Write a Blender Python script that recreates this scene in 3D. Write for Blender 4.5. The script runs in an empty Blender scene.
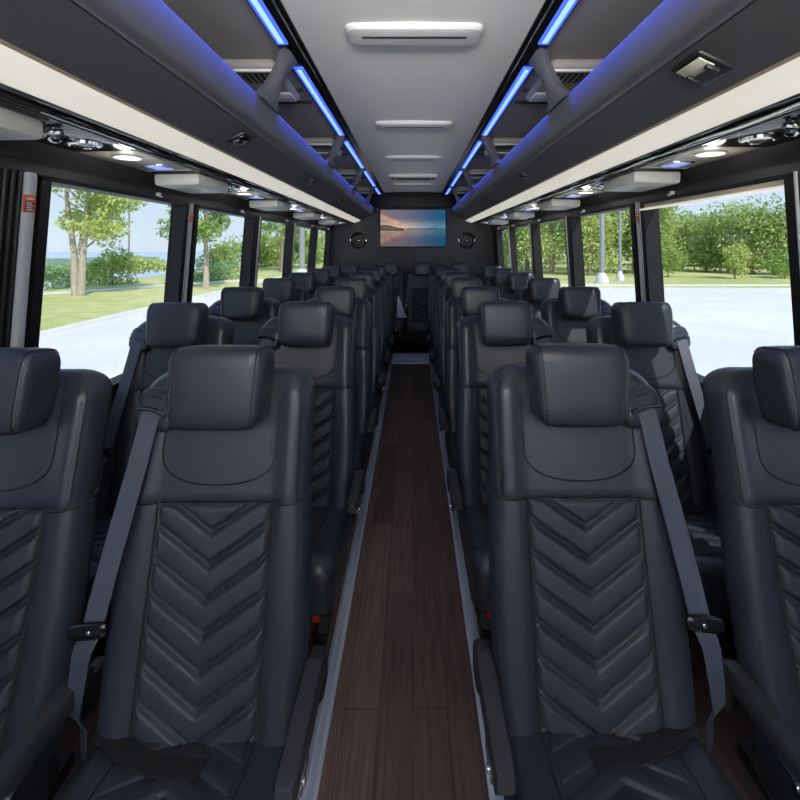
import bpy, bmesh, math, random
from mathutils import Vector, Matrix
random.seed(7)
C = bpy.context.scene.collection
H = 1.43                      # eye height over the bus floor; heights written zc are measured from the eye
GZ = -0.92                    # the parking lot, under the bus floor
PI = math.pi

# ------------------------------------------------------------------ materials
MATS = {}
def mat(name, col=(.5, .5, .5), rough=.5, metal=0., spec=.5, bump=None, emit=None, estr=0., coat=0., var=None):
    m = bpy.data.materials.new(name); m.use_nodes = True
    nt = m.node_tree; b = nt.nodes['Principled BSDF']
    b.inputs['Base Color'].default_value = (*col, 1)
    b.inputs['Roughness'].default_value = rough
    b.inputs['Metallic'].default_value = metal
    b.inputs['Specular IOR Level'].default_value = spec
    b.inputs['Coat Weight'].default_value = coat
    if emit:
        b.inputs['Emission Color'].default_value = (*emit, 1)
        b.inputs['Emission Strength'].default_value = estr
    tc = nt.nodes.new('ShaderNodeTexCoord')
    if bump:
        sc, st = bump
        n = nt.nodes.new('ShaderNodeTexNoise'); n.inputs['Scale'].default_value = sc; n.inputs['Detail'].default_value = 3
        nt.links.new(tc.outputs['Object'], n.inputs['Vector'])
        bp = nt.nodes.new('ShaderNodeBump'); bp.inputs['Strength'].default_value = st; bp.inputs['Distance'].default_value = .002
        nt.links.new(n.outputs['Fac'], bp.inputs['Height']); nt.links.new(bp.outputs['Normal'], b.inputs['Normal'])
    if var:
        sc, col2 = var
        n = nt.nodes.new('ShaderNodeTexNoise'); n.inputs['Scale'].default_value = sc; n.inputs['Detail'].default_value = 5
        nt.links.new(tc.outputs['Object'], n.inputs['Vector'])
        r = nt.nodes.new('ShaderNodeValToRGB')
        r.color_ramp.elements[0].position = .35; r.color_ramp.elements[0].color = (*col, 1)
        r.color_ramp.elements[1].position = .65; r.color_ramp.elements[1].color = (*col2, 1)
        nt.links.new(n.outputs['Fac'], r.inputs['Fac']); nt.links.new(r.outputs['Color'], b.inputs['Base Color'])
    MATS[name] = m
    return m

leather = mat('leather', (.0235, .0280, .0400), .37, 0, .5, bump=(420, .12))
leather_perf = mat('leather_perforated', (.0205, .0246, .0355), .52, 0, .45, bump=(700, .3))
leather_side = mat('leather_plain', (.0220, .0262, .0375), .38, 0, .5, bump=(420, .12))
seam_m = mat('seam', (.006, .006, .008), .7)
stitch_m = mat('stitch', (.055, .058, .068), .6)
belt_m = mat('belt_webbing', (.058, .067, .090), .55, 0, .4, bump=(900, .25))
plastic = mat('black_plastic', (.012, .012, .014), .38)
plastic_grey = mat('armrest_plastic', (.026, .028, .033), .40, bump=(500, .15))
metal_dark = mat('seat_frame_metal', (.02, .02, .022), .45, .6)
chrome = mat('chrome', (.75, .75, .74), .15, 1.)
steel = mat('brushed_rail', (.66, .71, .80), .38, .55, bump=(160, .1))
red_m = mat('red_button', (.5, .02, .01), .4)
gloss_black = mat('gloss_black', (.008, .008, .009), .12, 0, .6)
trim_black = mat('window_trim_black', (.007, .007, .008), .5, 0, .3)
trim_dark = mat('header_trim', (.040, .037, .039), .55, 0, .35)
wall_m = mat('wall_vinyl', (.045, .046, .052), .6, bump=(60, .2), var=(9, (.055, .056, .062)))
ceil_m = mat('ceiling_vinyl', (.88, .855, .82), .6, 0, .25, bump=(30, .05))
vent_m = mat('vent_grey', (.70, .695, .69), .4)
vent_dark = mat('vent_slot', (.02, .02, .02), .6)
rack_m = mat('rack_padding', (.095, .092, .100), .5, 0, .4, bump=(300, .12))
lip_m = mat('rack_lip', (.12, .12, .14), .45, 0, .45, bump=(300, .12))
liner_m = mat('rack_liner', (.36, .335, .325), .65)
cream = mat('cream_trim_glow', (.80, .77, .69), .32, 0, .5, emit=(1.0, .95, .82), estr=.17)  # weak emission added to make the trim look more brightly lit
tan = mat('tan_edge', (.42, .33, .24), .5)
olive = mat('panel_champagne', (.80, .75, .60), .32, 0.)
grey_box = mat('housing_grey', (.62, .615, .55), .4)
strip_grey = mat('pillar_grey', (.60, .62, .64), .45)
led_m = mat('blue_light', (.1, .2, .9), .4, emit=(.04, .10, 1.0), estr=.42)
led_core = mat('blue_light_core', (.4, .6, .9), .4, emit=(.26, .46, 1.0), estr=.50)
lens_m = mat('lamp_lens', (.9, .9, .9), .3, emit=(1.0, .98, .94), estr=.38)
bluelens_m = mat('blue_lamp_lens', (.2, .25, .9), .3, emit=(.25, .32, 1.0), estr=.30)
orange_m = mat('sticker_orange', (.75, .12, .03), .5)
dkred_m = mat('sticker_dark', (.10, .02, .02), .5)
white_m = mat('sticker_white', (.8, .8, .78), .5)
cloth_white = mat('white_cloth', (.62, .64, .7), .8)
shade_m = mat('shade_beige', (.55, .48, .37), .6)
pole_m = mat('pole_metal', (.30, .32, .33), .5, .3)
bark_m = mat('bark', (.30, .25, .19), .9, var=(12, (.22, .18, .14)))
bark_pale = mat('pale_bark', (.48, .42, .34), .9, var=(10, (.35, .3, .24)))

def window_glass(name, tint):
    m = bpy.data.materials.new(name); m.use_nodes = True; nt = m.node_tree; nt.nodes.clear()
    o = nt.nodes.new('ShaderNodeOutputMaterial'); mx = nt.nodes.new('ShaderNodeMixShader')
    t = nt.nodes.new('ShaderNodeBsdfTransparent'); g = nt.nodes.new('ShaderNodeBsdfGlossy')
    t.inputs['Color'].default_value = (*tint, 1); g.inputs['Roughness'].default_value = .02
    mx.inputs['Fac'].default_value = .045
    nt.links.new(t.outputs[0], mx.inputs[1]); nt.links.new(g.outputs[0], mx.inputs[2]); nt.links.new(mx.outputs[0], o.inputs['Surface'])
    return m
glass = window_glass('tinted_glass', (.60, .61, .61))
clear_glass = window_glass('clear_glass', (.95, .96, .95))

def leaf_mat(name, c1, c2, c3):
    m = bpy.data.materials.new(name); m.use_nodes = True; nt = m.node_tree; b = nt.nodes['Principled BSDF']
    g = nt.nodes.new('ShaderNodeNewGeometry'); r = nt.nodes.new('ShaderNodeValToRGB')
    e = r.color_ramp.elements; e[0].color = (*c1, 1); e[1].color = (*c3, 1); k = e.new(.5); k.color = (*c2, 1)
    nt.links.new(g.outputs['Random Per Island'], r.inputs['Fac']); nt.links.new(r.outputs['Color'], b.inputs['Base Color'])
    b.inputs['Roughness'].default_value = .6; b.inputs['Specular IOR Level'].default_value = .25
    tr = nt.nodes.new('ShaderNodeBsdfTranslucent'); nt.links.new(r.outputs['Color'], tr.inputs['Color'])
    mx = nt.nodes.new('ShaderNodeMixShader'); mx.inputs['Fac'].default_value = .35
    nt.links.new(b.outputs[0], mx.inputs[1]); nt.links.new(tr.outputs[0], mx.inputs[2])
    nt.links.new(mx.outputs[0], nt.nodes['Material Output'].inputs['Surface'])
    return m
leaf_light = leaf_mat('leaf_light', (.36, .46, .12), (.50, .58, .19), (.64, .68, .30))
leaf_mid = leaf_mat('leaf_mid', (.20, .32, .08), (.31, .43, .12), (.46, .55, .19))
leaf_blue = leaf_mat('leaf_blue', (.22, .35, .15), (.31, .45, .20), (.42, .54, .26))

def wood_floor():
    m = bpy.data.materials.new('wood_planks'); m.use_nodes = True; nt = m.node_tree; b = nt.nodes['Principled BSDF']
    tc = nt.nodes.new('ShaderNodeTexCoord'); sp = nt.nodes.new('ShaderNodeSeparateXYZ'); cb = nt.nodes.new('ShaderNodeCombineXYZ')
    nt.links.new(tc.outputs['Object'], sp.inputs[0]); nt.links.new(sp.outputs['Y'], cb.inputs['X']); nt.links.new(sp.outputs['X'], cb.inputs['Y'])
    br = nt.nodes.new('ShaderNodeTexBrick'); br.inputs['Scale'].default_value = 1
    br.inputs['Brick Width'].default_value = .95; br.inputs['Row Height'].default_value = .105; br.inputs['Mortar Size'].default_value = .0012
    br.inputs['Color1'].default_value = (.085, .055, .049, 1); br.inputs['Color2'].default_value = (.155, .102, .088, 1); br.inputs['Mortar'].default_value = (.03, .018, .015, 1)
    nt.links.new(cb.outputs[0], br.inputs['Vector'])
    mp = nt.nodes.new('ShaderNodeMapping'); mp.inputs['Scale'].default_value = (60, 2.2, 1); nt.links.new(tc.outputs['Object'], mp.inputs['Vector'])
    n = nt.nodes.new('ShaderNodeTexNoise'); n.inputs['Scale'].default_value = 1.6; n.inputs['Detail'].default_value = 6; nt.links.new(mp.outputs[0], n.inputs['Vector'])
    r = nt.nodes.new('ShaderNodeValToRGB'); r.color_ramp.elements[0].position = .3; r.color_ramp.elements[0].color = (.55, .55, .55, 1)
    r.color_ramp.elements[1].position = .75; r.color_ramp.elements[1].color = (1.35, 1.3, 1.25, 1); nt.links.new(n.outputs['Fac'], r.inputs['Fac'])
    mx = nt.nodes.new('ShaderNodeMix'); mx.data_type = 'RGBA'; mx.blend_type = 'MULTIPLY'; mx.inputs[0].default_value = 1
    nt.links.new(br.outputs['Color'], mx.inputs[6]); nt.links.new(r.outputs['Color'], mx.inputs[7]); nt.links.new(mx.outputs[2], b.inputs['Base Color'])
    b.inputs['Roughness'].default_value = .5; b.inputs['Specular IOR Level'].default_value = .35
    return m
wood = wood_floor()

def two_noise(name, c1, c2, s1, s2, rough=.9):
    m = bpy.data.materials.new(name); m.use_nodes = True; nt = m.node_tree; b = nt.nodes['Principled BSDF']
    tc = nt.nodes.new('ShaderNodeTexCoord')
    a = nt.nodes.new('ShaderNodeTexNoise'); a.inputs['Scale'].default_value = s1; a.inputs['Detail'].default_value = 6; nt.links.new(tc.outputs['Object'], a.inputs['Vector'])
    c = nt.nodes.new('ShaderNodeTexNoise'); c.inputs['Scale'].default_value = s2; nt.links.new(tc.outputs['Object'], c.inputs['Vector'])
    ad = nt.nodes.new('ShaderNodeMath'); ad.operation = 'ADD'; nt.links.new(a.outputs['Fac'], ad.inputs[0]); nt.links.new(c.outputs['Fac'], ad.inputs[1])
    hv = nt.nodes.new('ShaderNodeMath'); hv.operation = 'MULTIPLY'; hv.inputs[1].default_value = .5; nt.links.new(ad.outputs[0], hv.inputs[0])
    r = nt.nodes.new('ShaderNodeValToRGB'); r.color_ramp.elements[0].position = .4; r.color_ramp.elements[0].color = (*c1, 1)
    r.color_ramp.elements[1].position = .6; r.color_ramp.elements[1].color = (*c2, 1); nt.links.new(hv.outputs[0], r.inputs['Fac'])
    nt.links.new(r.outputs['Color'], b.inputs['Base Color']); b.inputs['Roughness'].default_value = rough; b.inputs['Specular IOR Level'].default_value = .2
    return m
concrete = two_noise('concrete', (.68, .655, .62), (.76, .735, .70), .6, .15)
grass_m = two_noise('lawn', (.42, .45, .15), (.60, .58, .28), 1.2, .12)
meadow_m = two_noise('meadow', (.22, .30, .10), (.36, .40, .17), .5, .05)
hill_m = two_noise('far_hills', (.16, .25, .16), (.24, .32, .24), .06, .02)
water_m = mat('lake_water', (.42, .50, .58), .25, 0, .5)

# ------------------------------------------------------------------ mesh helpers
class MB:
    def __init__(s): s.v = []; s.f = []
    def add(s, vs, fs):
        b = len(s.v); s.v += [tuple(p) for p in vs]; s.f += [tuple(b + i for i in f) for f in fs]; return s
    def box(s, x0, x1, y0, y1, z0, z1, bev=0, seg=2, mtx=None):
        bm = bmesh.new(); bmesh.ops.create_cube(bm, size=1)
        for v in bm.verts: v.co = Vector(((x0+x1)/2 + v.co.x*(x1-x0), (y0+y1)/2 + v.co.y*(y1-y0), (z0+z1)/2 + v.co.z*(z1-z0)))
        if bev: bmesh.ops.bevel(bm, geom=bm.edges[:], offset=bev, segments=seg, affect='EDGES', profile=.5)
        if mtx: bm.transform(mtx)
        bm.verts.index_update()
        s.add([v.co.copy() for v in bm.verts], [[v.index for v in f.verts] for f in bm.faces]); bm.free(); return s
    def loft(s, secs, caps=True, closed=True):
        n = len(secs[0]); vs = [p for q in secs for p in q]; fs = []
        for i in range(len(secs)-1):
            for j in range(n if closed else n-1):
                k = (j+1) % n; fs.append((i*n+j, i*n+k, (i+1)*n+k, (i+1)*n+j))
        if caps and closed: fs.append(tuple(range(n-1, -1, -1))); fs.append(tuple((len(secs)-1)*n + j for j in range(n)))
        return s.add(vs, fs)
    def tube(s, pts, r, n=6, caps=True):
        pts = [Vector(p) for p in pts]; secs = []
        for i, p in enumerate(pts):
            d = (pts[min(i+1, len(pts)-1)] - pts[max(i-1, 0)]).normalized()
            u = d.orthogonal().normalized() if i == 0 else (u - d*u.dot(d)).normalized()
            w = d.cross(u); rr = r[i] if isinstance(r, (list, tuple)) else r
            secs.append([p + (u*math.cos(2*PI*k/n) + w*math.sin(2*PI*k/n))*rr for k in range(n)])
        return s.loft(secs, caps)
    def ribbon(s, pts, wdir, ws, th):
        secs = []
        P = [Vector(p) for p in pts]
        for i, p in enumerate(P):
            d = (P[min(i+1, len(P)-1)] - P[max(i-1, 0)]).normalized()
            w = Vector(wdir[i] if isinstance(wdir, list) else wdir); w = (w - d*w.dot(d)).normalized(); nrm = d.cross(w)
            hw = (ws[i] if isinstance(ws, list) else ws)/2
            secs.append([p - w*hw - nrm*th/2, p + w*hw - nrm*th/2, p + w*hw + nrm*th/2, p - w*hw + nrm*th/2])
        return s.loft(secs)
    def extrude(s, prof, y0, y1, ny=1, closed=True):
        secs = [[(x, y0 + (y1-y0)*i/ny, z) for x, z in prof] for i in range(ny+1)]
        return s.loft(secs, True, closed)
    def disc(s, c, ax, r, h, n=24, r2=None):
        ax = Vector(ax).normalized(); u = ax.orthogonal().normalized(); w = ax.cross(u); c = Vector(c); r2 = r if r2 is None else r2
        return s.loft([[c + (u*math.cos(2*PI*k/n)+w*math.sin(2*PI*k/n))*rr + ax*hh for k in range(n)] for rr, hh in ((r, 0), (r2, h))])
    def lathe(s, c, ax, prof, n=28):
        ax = Vector(ax).normalized(); u = ax.orthogonal().normalized(); w = ax.cross(u); c = Vector(c)
        return s.loft([[c + (u*math.cos(2*PI*k/n)+w*math.sin(2*PI*k/n))*rr + ax*hh for k in range(n)] for rr, hh in prof])
    def map(s, fn): s.v = [tuple(fn(Vector(p))) for p in s.v]; return s
    def mirror(s): s.v = [(-x, y, z) for x, y, z in s.v]; s.f = [tuple(reversed(f)) for f in s.f]; return s
    def build(s, name, m, parent=None, smooth=True, angle=35, recalc=True, extra=()):
        n0 = len(s.f); cnt = []
        for e, em in extra:
            b = len(s.f); s.add(e.v, e.f); cnt.append((b, len(s.f)))
        me = bpy.data.meshes.new(name); me.from_pydata(s.v, [], s.f)
        for k, (a, b) in enumerate(cnt):
            for i in range(a, b): me.polygons[i].material_index = k+1
        if recalc:
            bm = bmesh.new(); bm.from_mesh(me); bmesh.ops.recalc_face_normals(bm, faces=bm.faces[:]); bm.to_mesh(me); bm.free()
        if smooth:
            me.polygons.foreach_set('use_smooth', [True]*len(me.polygons))
            me.set_sharp_from_angle(angle=math.radians(angle))
        me.materials.append(m)
        for e, em in extra: me.materials.append(em)
        me.update()
        o = bpy.data.objects.new(name, me); C.objects.link(o)
        if parent: o.parent = parent
        return o

def tag(o, label=None, cat=None, group=None, kind=None):
    if label: o['label'] = label
    if cat: o['category'] = cat
    if group: o['group'] = group
    if kind: o['kind'] = kind
    return o
def empty(name, loc=(0, 0, 0)):
    o = bpy.data.objects.new(name, None); o.empty_display_size = .1; C.objects.link(o); o.location = loc; return o
def copy_tree(o, parent=None):
    c = o.copy(); C.objects.link(c)
    if parent: c.parent = parent
    for ch in list(o.children): copy_tree(ch, c)
    return c

# ------------------------------------------------------------------ the seat (built for the left side; the right side mirrors it)
def yf(z): return .256*(z-.81)                # front plane of the backrest, reclined
def sm(a, b, t):
    t = max(0, min(1, (t-a)/(b-a))); return t*t*(3-2*t)
def rrect(x0, x1, y0, y1, rf, rb, nf=29, na=6):
    """front edge is y0"""
    rf = min(rf, (x1-x0)/2.01, (y1-y0)*.6); rb = min(rb, (x1-x0)/2.01, (y1-y0)-rf)
    p = []
    for i in range(nf): p.append((x0+rf + (x1-x0-2*rf)*i/(nf-1), y0))
    for i in range(1, na+1): a = -PI/2 + PI/2*i/na; p.append((x1-rf+rf*math.cos(a), y0+rf+rf*math.sin(a)))
    for i in range(na+1): a = PI/2*i/na; p.append((x1-rb+rb*math.cos(a), y1-rb+rb*math.sin(a)))
    for i in range(na+1): a = PI/2 + PI/2*i/na; p.append((x0+rb+rb*math.cos(a), y1-rb+rb*math.sin(a)))
    for i in range(na): a = PI + PI/2*i/na; p.append((x0+rf+rf*math.cos(a), y0+rf+rf*math.sin(a)))
    return p

ZTOP, ZSEAM = 1.108, .815
def w_aisle(z):
    rz, rx, W = .060, .066, .219
    t = (z-(ZTOP-rz))/rz
    return W if t <= 0 else W - rx + rx*math.sqrt(max(0, 1-t*t))
def w_belt(z):
    rz, rx, W = .080, .085, .220
    t = (z-(ZTOP-rz))/rz
    return W if t <= 0 else W - rx + rx*math.sqrt(max(0, 1-t*t))
def up_front(x, z):                            # front skin of the upper back
    b = .014*sm(.13, .19, abs(x))
    return yf(z) - .012 - b
UW = .235
def up_y(x, z):                                # with the rounded edge
    w = w_aisle(z) if x > 0 else w_belt(z); r = .055; e = abs(x) - (w-r)
    return up_front(x, z) + (0 if e <= 0 else r - math.sqrt(max(0, r*r-e*e)))
def low_w(z): return .221 + .010*math.sin(PI*max(0, min(1, (z-.3)/.52)))
def low_y(x, z):
    w = low_w(z); r = .05; e = abs(x)-(w-r)
    return yf(z) - .016*sm(.125, .165, abs(x)) + (0 if e <= 0 else r - math.sqrt(max(0, r*r-e*e)))

def superbox(a, b, c, e1, e2, n1=32, n2=48):
    def p(t, e): return math.copysign(abs(t)**e, t)
    secs = []
    for i in range(n1+1):
        et = -PI/2 + PI*i/n1
        x = a*p(math.sin(et), e1); r = p(max(math.cos(et), 1e-6), e1)
        secs.append([(x, b*r*p(math.cos(2*PI*k/n2), e2), c*r*p(math.sin(2*PI*k/n2), e2)) for k in range(n2)])
    return secs

def stitches(mb, pts, ln=.0055, gap=.0045, w=.0011):
    pts = [Vector(p) for p in pts]
    acc = 0; i = 0
    d = [0]
    for a, b in zip(pts, pts[1:]): d.append(d[-1] + (b-a).length)
    def at(t):
        for k in range(len(d)-1):
            if t <= d[k+1]: return pts[k].lerp(pts[k+1], (t-d[k])/max(1e-9, d[k+1]-d[k]))
        return pts[-1]
    t = 0
    while t + ln < d[-1]:
        mb.tube([at(t), at(t+ln)], w, 4); t += ln + gap

HR_C = Vector((.010, .010, 1.087)); HR_T = Matrix.Rotation(math.radians(-9), 4, 'X')
def hr_pt(p):
    p = Vector(p); p.x *= 1 + .10*(p.z/.1)*.5; return HR_T @ p + HR_C

def make_seat(side, armrest=True):
    """side -1: belt on the left shoulder, armrest on the right; +1 mirrored"""
    root = empty('passenger_seat')
    def fin(mb, name, m, parent=root, **k):
        if side > 0:
            mb.mirror()
            for e, em in k.get('extra', ()): e.mirror()
        return mb.build(name, m, parent, **k)
    # upper back
    mb = MB(); secs = []
    zs = [ZSEAM-.004, ZSEAM, ZSEAM+.006] + [ZSEAM+.006+(ZTOP-.05-ZSEAM-.006)*i/16 for i in range(1, 17)] + [ZTOP-.05+.05*math.sin(PI/2*i/8) for i in range(1, 9)]
    for z in zs:
        ins = .010 if z < ZSEAM else (.003 if z == ZSEAM else 0)
        t = (z-(ZTOP-.05))/.05
        if t > 0: ins = .05*(1-math.sqrt(max(0, 1-t*t)))*.8
        th = .078
        loop = rrect(-w_belt(z)+ins*.6, w_aisle(z)-ins*.6, yf(z)-.012+ins, yf(z)+th-ins, .055, .06)
        q = []
        for x, y in loop:
            k = 1 - sm(0, 1, (y-(yf(z)-.012+ins))/.06)
            q.append((x, y - .014*sm(.13, .19, abs(x))*k*(1-max(0, t)), z))
        secs.append(q)
    mb.loft(secs); upper = mb
    # curved inset seam
    sm_ = MB(); sl_ = MB(); st_u = MB(); st_l = MB(); U = []
    for i in range(61):
        a = -1 + 2*i/60; t_ = min(1, abs(a)/.78)
        x = math.copysign(.139*math.sin(t_*PI/2), a); e = abs(x)/.139
        z = .850 + .072*(1-max(0, 1-e**2.3)**(1/2.3)) + .12*max(0, (abs(a)-.78)/.22)
        U.append((x+.002, up_front(x, z)-.0006, z))
    sm_.tube(U, .0023, 6)
    for s_ in (-1, 1):
        L = []
        for i in range(14):
            z = ZSEAM + .003 + (1.075-ZSEAM)*i/13
            w = w_aisle(z) if s_ > 0 else w_belt(z)
            L.append((s_*(w-.020), up_y(s_*(w-.020), z)-.0006, z))
        sm_.tube(L[:14 if s_ > 0 else 7], .0016, 5)
        L = [(s_*(low_w(z)-.022), low_y(s_*(low_w(z)-.022), z)-.0006, z) for z in [.29+.52*i/14 for i in range(15)]]
        sl_.tube(L, .0016, 5)
        L = [(s_*.138, low_y(.138, z)-.0008, z) for z in [.29+.52*i/14 for i in range(15)]]
        sl_.tube(L, .003, 6)
    sl_.tube([(x, low_y(x, .812)-.001, .812) for x in [-.225+.45*i/24 for i in range(25)]], .004, 6)
    # lower back with bolsters
    mb = MB(); secs = []
    zs = [.25, .255, .265] + [.265+(.822-.265)*i/14 for i in range(1, 15)]
    for z in zs:
        ins = {.25: .02, .255: .008}.get(z, 0); w = low_w(z)-ins
        q = []
        for x, y in rrect(-w, w, yf(z)+ins, yf(z)+.072-ins, .045, .025, 41):
            k = 1 - sm(0, 1, (y-(yf(z)+ins))/.05)
            q.append((x, y - .016*sm(.125, .165, abs(x))*k, z))
        secs.append(q)
    mb.loft(secs); lower = mb
    # quilted chevron panel
    def quilt(u, v, P=.068, slope=.64):
        t = (v - abs(u)*slope) / P
        fr = (t - math.floor(t)) * P
        ds = min(fr, P-fr, abs(fr-.013))
        wl = .0042
        g = math.exp(-(ds/wl)**2)
        body = 0 if fr < .013 else math.sin(PI*(fr-.013)/(P-.013))
        return -.0005+.0040*body**.42 + .0025*(1 if fr >= .013 else .8) - .0085*g
    mb = MB(); nx, nz = 40, 480; vs = []; fs = []
    for j in range(nz+1):
        v_ = .285-.138*.64 + (.812-.285+.138*.64)*j/nz
        for i in range(nx+1):
            x = -.138 + .276*i/nx; z = min(.812, max(.285, v_ + abs(x)*.64))
            e = min(1, (.138-abs(x))/.012, (.812-z)/.012)
            h = quilt(x, z-.335)*sm(0, 1, e) + .007*sm(0, 1, e) - .004*(1-e)
            vs.append((x, yf(z)-h, z))
    for j in range(nz):
        for i in range(nx):
            a = j*(nx+1)+i; fs.append((a, a+1, a+nx+2, a+nx+1))
    mb.add(vs, fs); fin(mb, 'quilted_panel', leather_perf, angle=180, recalc=False)
    # headrest
    mb = MB(); mb.loft(superbox(.114, .062, .098, .34, .40)); mb.map(hr_pt); hrm = mb
    mb = MB(); st = MB()
    def hr_curve(xs, off=0):
        r = max(1e-6, 1-(abs(xs)/.114)**(2/.34))**(.34/2)
        out = []
        for k in range(25):
            a = PI - .72*PI + 1.16*PI*k/24   # round the front from top to bottom
            c, s_ = math.cos(a), math.sin(a)
            out.append(hr_pt((xs, (.062*r+off)*math.copysign(abs(c)**.40, c), (.1*r+off)*math.copysign(abs(s_)**.40, s_))))
        return out
    for s_ in (-1, 1):
        mb.tube(hr_curve(s_*.094, -.0003), .0018, 5)
        for dx in (-.006, .006): stitches(st, hr_curve(s_*.094+dx, .0002))
    fin(hrm, 'headrest', leather, angle=60, extra=[(mb, seam_m), (st, stitch_m)])
    # stitches
    for s_ in (-1, 1):
        for dx in (.012, .028):
            L = []
            for i in range(14):
                z = ZSEAM + .006 + (1.07-ZSEAM)*i/13
                w = w_aisle(z) if s_ > 0 else w_belt(z)
                L.append((s_*(w-dx), up_y(s_*(w-dx), z)-.0004, z))
            if s_ < 0: L = L[:6]
            stitches(st_u, L)
            L = [(s_*(low_w(z)-dx-.002), low_y(s_*(low_w(z)-dx-.002), z)-.0004, z) for z in [.29+.515*i/14 for i in range(15)]]
            stitches(st_l, L)
    fin(upper, 'upper_backrest', leather, extra=[(sm_, seam_m), (st_u, stitch_m)])
    fin(lower, 'backrest', leather_side, extra=[(sl_, seam_m), (st_l, stitch_m)])
    # cushion
    def ct(y): return .348 + (-y-.08)/.49*.095
    mb = MB(); secs = []
    ys = [-.06, -.075, -.10] + [-.10-.40*i/12 for i in range(1, 13)] + [-.50-.075*math.sin(PI/2*i/8) for i in range(1, 9)]
    for y in ys:
        t = max(0, (-y-.50)/.075); ins = .07*(1-math.sqrt(max(0, 1-t*t))) if t > 0 else {-.06: .02, -.075: .006}.get(y, 0)
        lo = .235 + .01*t; hi = ct(y)
        loop = rrect(-.226+ins*.5, .226-ins*.5, -(hi-ins), -(lo+ins*.6), .045, .03)
        secs.append([(x, y, -z + (-.006*sm(.12, .0, abs(x)) if -z > .325 else 0)) for x, z in loop])
    mb.loft(secs); cus = mb
    mb = MB(); vs = []; fs = []; ny = 90
    for j in range(ny+1):
        y = -.10 - .385*j/ny
        for i in range(nx+1):
            x = -.135 + .27*i/nx
            e = min(1, (.135-abs(x))/.012, j/3, (ny-j)/3)
            vs.append((x, y, ct(y) - .006 + .003*e + quilt(x, -y-.1)*sm(0, 1, e)))
    for j in range(ny):
        for i in range(nx):
            a = j*(nx+1)+i; fs.append((a, a+1, a+nx+2, a+nx+1))
    mb.add(vs, fs); cp = mb
    mb = MB()
    for s_ in (-1, 1):
        mb.tube([(s_*.137, y, ct(y)+.0005) for y in [-.1-.40*i/8 for i in range(9)]], .0025, 5)
        mb.tube([(s_*.217, y, ct(y)-.022) for y in [-.1-.40*i/8 for i in range(9)]], .0018, 5)
    mb.tube([(-.22+.44*i/10, -.515, ct(-.515)-.002) for i in range(11)], .002, 5)
    cu = fin(cus, 'cushion', leather_side, extra=[(mb, seam_m)])
    fin(cp, 'quilted_panel', leather_perf, cu, angle=180, recalc=False)
    # base
    mb = MB(); mb.box(-.21, .21, -.50, .0, .205, .245, .01); fin(mb, 'seat_frame', metal_dark)
    for s_ in (-1, 1):
        mb = MB(); x = s_*.15
        mb.box(x-.02, x+.02, -.40, -.06, .0, .03, .006)
        mb.loft([[(x-.016, y0, z), (x+.016, y0, z), (x+.016, y1, z), (x-.016, y1, z)] for y0, y1, z in ((-.36, -.10, .02), (-.30, -.15, .10), (-.32, -.12, .22))])
        fin(mb, 'leg', metal_dark)
    mb = MB(); mb.box(.148, .182, -.52, -.44, .212, .245, .006); bk = fin(mb, 'belt_buckle', plastic)
    mb = MB(); mb.box(.152, .178, -.534, -.516, .215, .238, .004); fin(mb, 'release_button', red_m, bk)
    # shoulder belt guide
    mb = MB()
    G = Matrix.Translation((-.160, yf(1.03)-.012, 1.018)) @ Matrix.Rotation(math.radians(-14), 4, 'X') @ Matrix.Rotation(math.radians(10), 4, 'Y') @ Matrix.Rotation(math.radians(-14), 4, 'Z')
    pad = superbox(.056, .028, .050, .5, .55, 20, 28)
    mb.loft(pad); mb.map(lambda p: G @ p); gdm = mb
    sl = MB(); sl.tube([G @ Vector((-.043+.086*i/8, -.0262, -.006+.006*math.sin(PI*i/8))) for i in range(9)], .0058, 8)
    mb = MB(); mb.tube([G @ Vector((-.056+.112*i/12, -.017-.0095*math.sin(PI*i/12), .012+.018*math.sin(PI*i/12))) for i in range(13)], .002, 6); gd = fin(gdm, 'belt_guide', leather_side, angle=60, extra=[(mb, seam_m)]); fin(sl, 'belt_slot', gloss_black, gd)
    # belt
    p0 = G @ Vector((.002, -.029, -.010))
    pts = [p0 + Vector((.002, .008, .006)), p0 + Vector((0, -.004, -.004))]
    tgt = [(-.180, yf(.90)-.046, .90), (-.197, yf(.80)-.046, .80), (-.213, yf(.70)-.046, .70), (-.227, yf(.60)-.047, .60), (-.231, yf(.575)-.047, .575)]
    mb = MB(); mb.ribbon(pts + tgt, (1, 0, .12), .047, .0022)
    bt = fin(mb, 'seat_belt', belt_m, angle=50)
    low = [(-.231, yf(.575)-.046, .578), (-.238, yf(.555)-.055, .553), (-.246, yf(.53)-.045, .53), (-.252, yf(.47)-.035, .47), (-.258, yf(.41)-.02, .41), (-.262, yf(.36)+.03, .35), (-.258, yf(.3)+.04, .28)]
    mb = MB(); mb.ribbon(low, [(1, 0, .1), (1, 0, .25), (1, -.15, 0), (1, -.25, 0), (1, -.45, 0), (1, -.8, 0), (1, -.9, 0)], [.044, .042, .043, .041, .038, .036, .034], .003); fin(mb, 'belt_tail', belt_m, bt, angle=50)
    mb = MB(); mb.loft(superbox(.042, .008, .0165, .5, .7, 16, 20))
    T = Matrix.Translation((-.232, yf(.58)-.054, .588)) @ Matrix.Rotation(math.radians(-14), 4, 'X') @ Matrix.Rotation(math.radians(-4), 4, 'Y')
    mb.map(lambda p: T @ p); lp = fin(mb, 'latch_plate', gloss_black, bt, angle=60)
    mb = MB(); mb.lathe(T @ Vector((.004, -.006, -.001)), T.to_3x3() @ Vector((0, -1, 0)), [(.005, 0), (.005, .002), (.003, .0028), (.0005, .003)], 12); fin(mb, 'rivet', chrome, lp)
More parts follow.
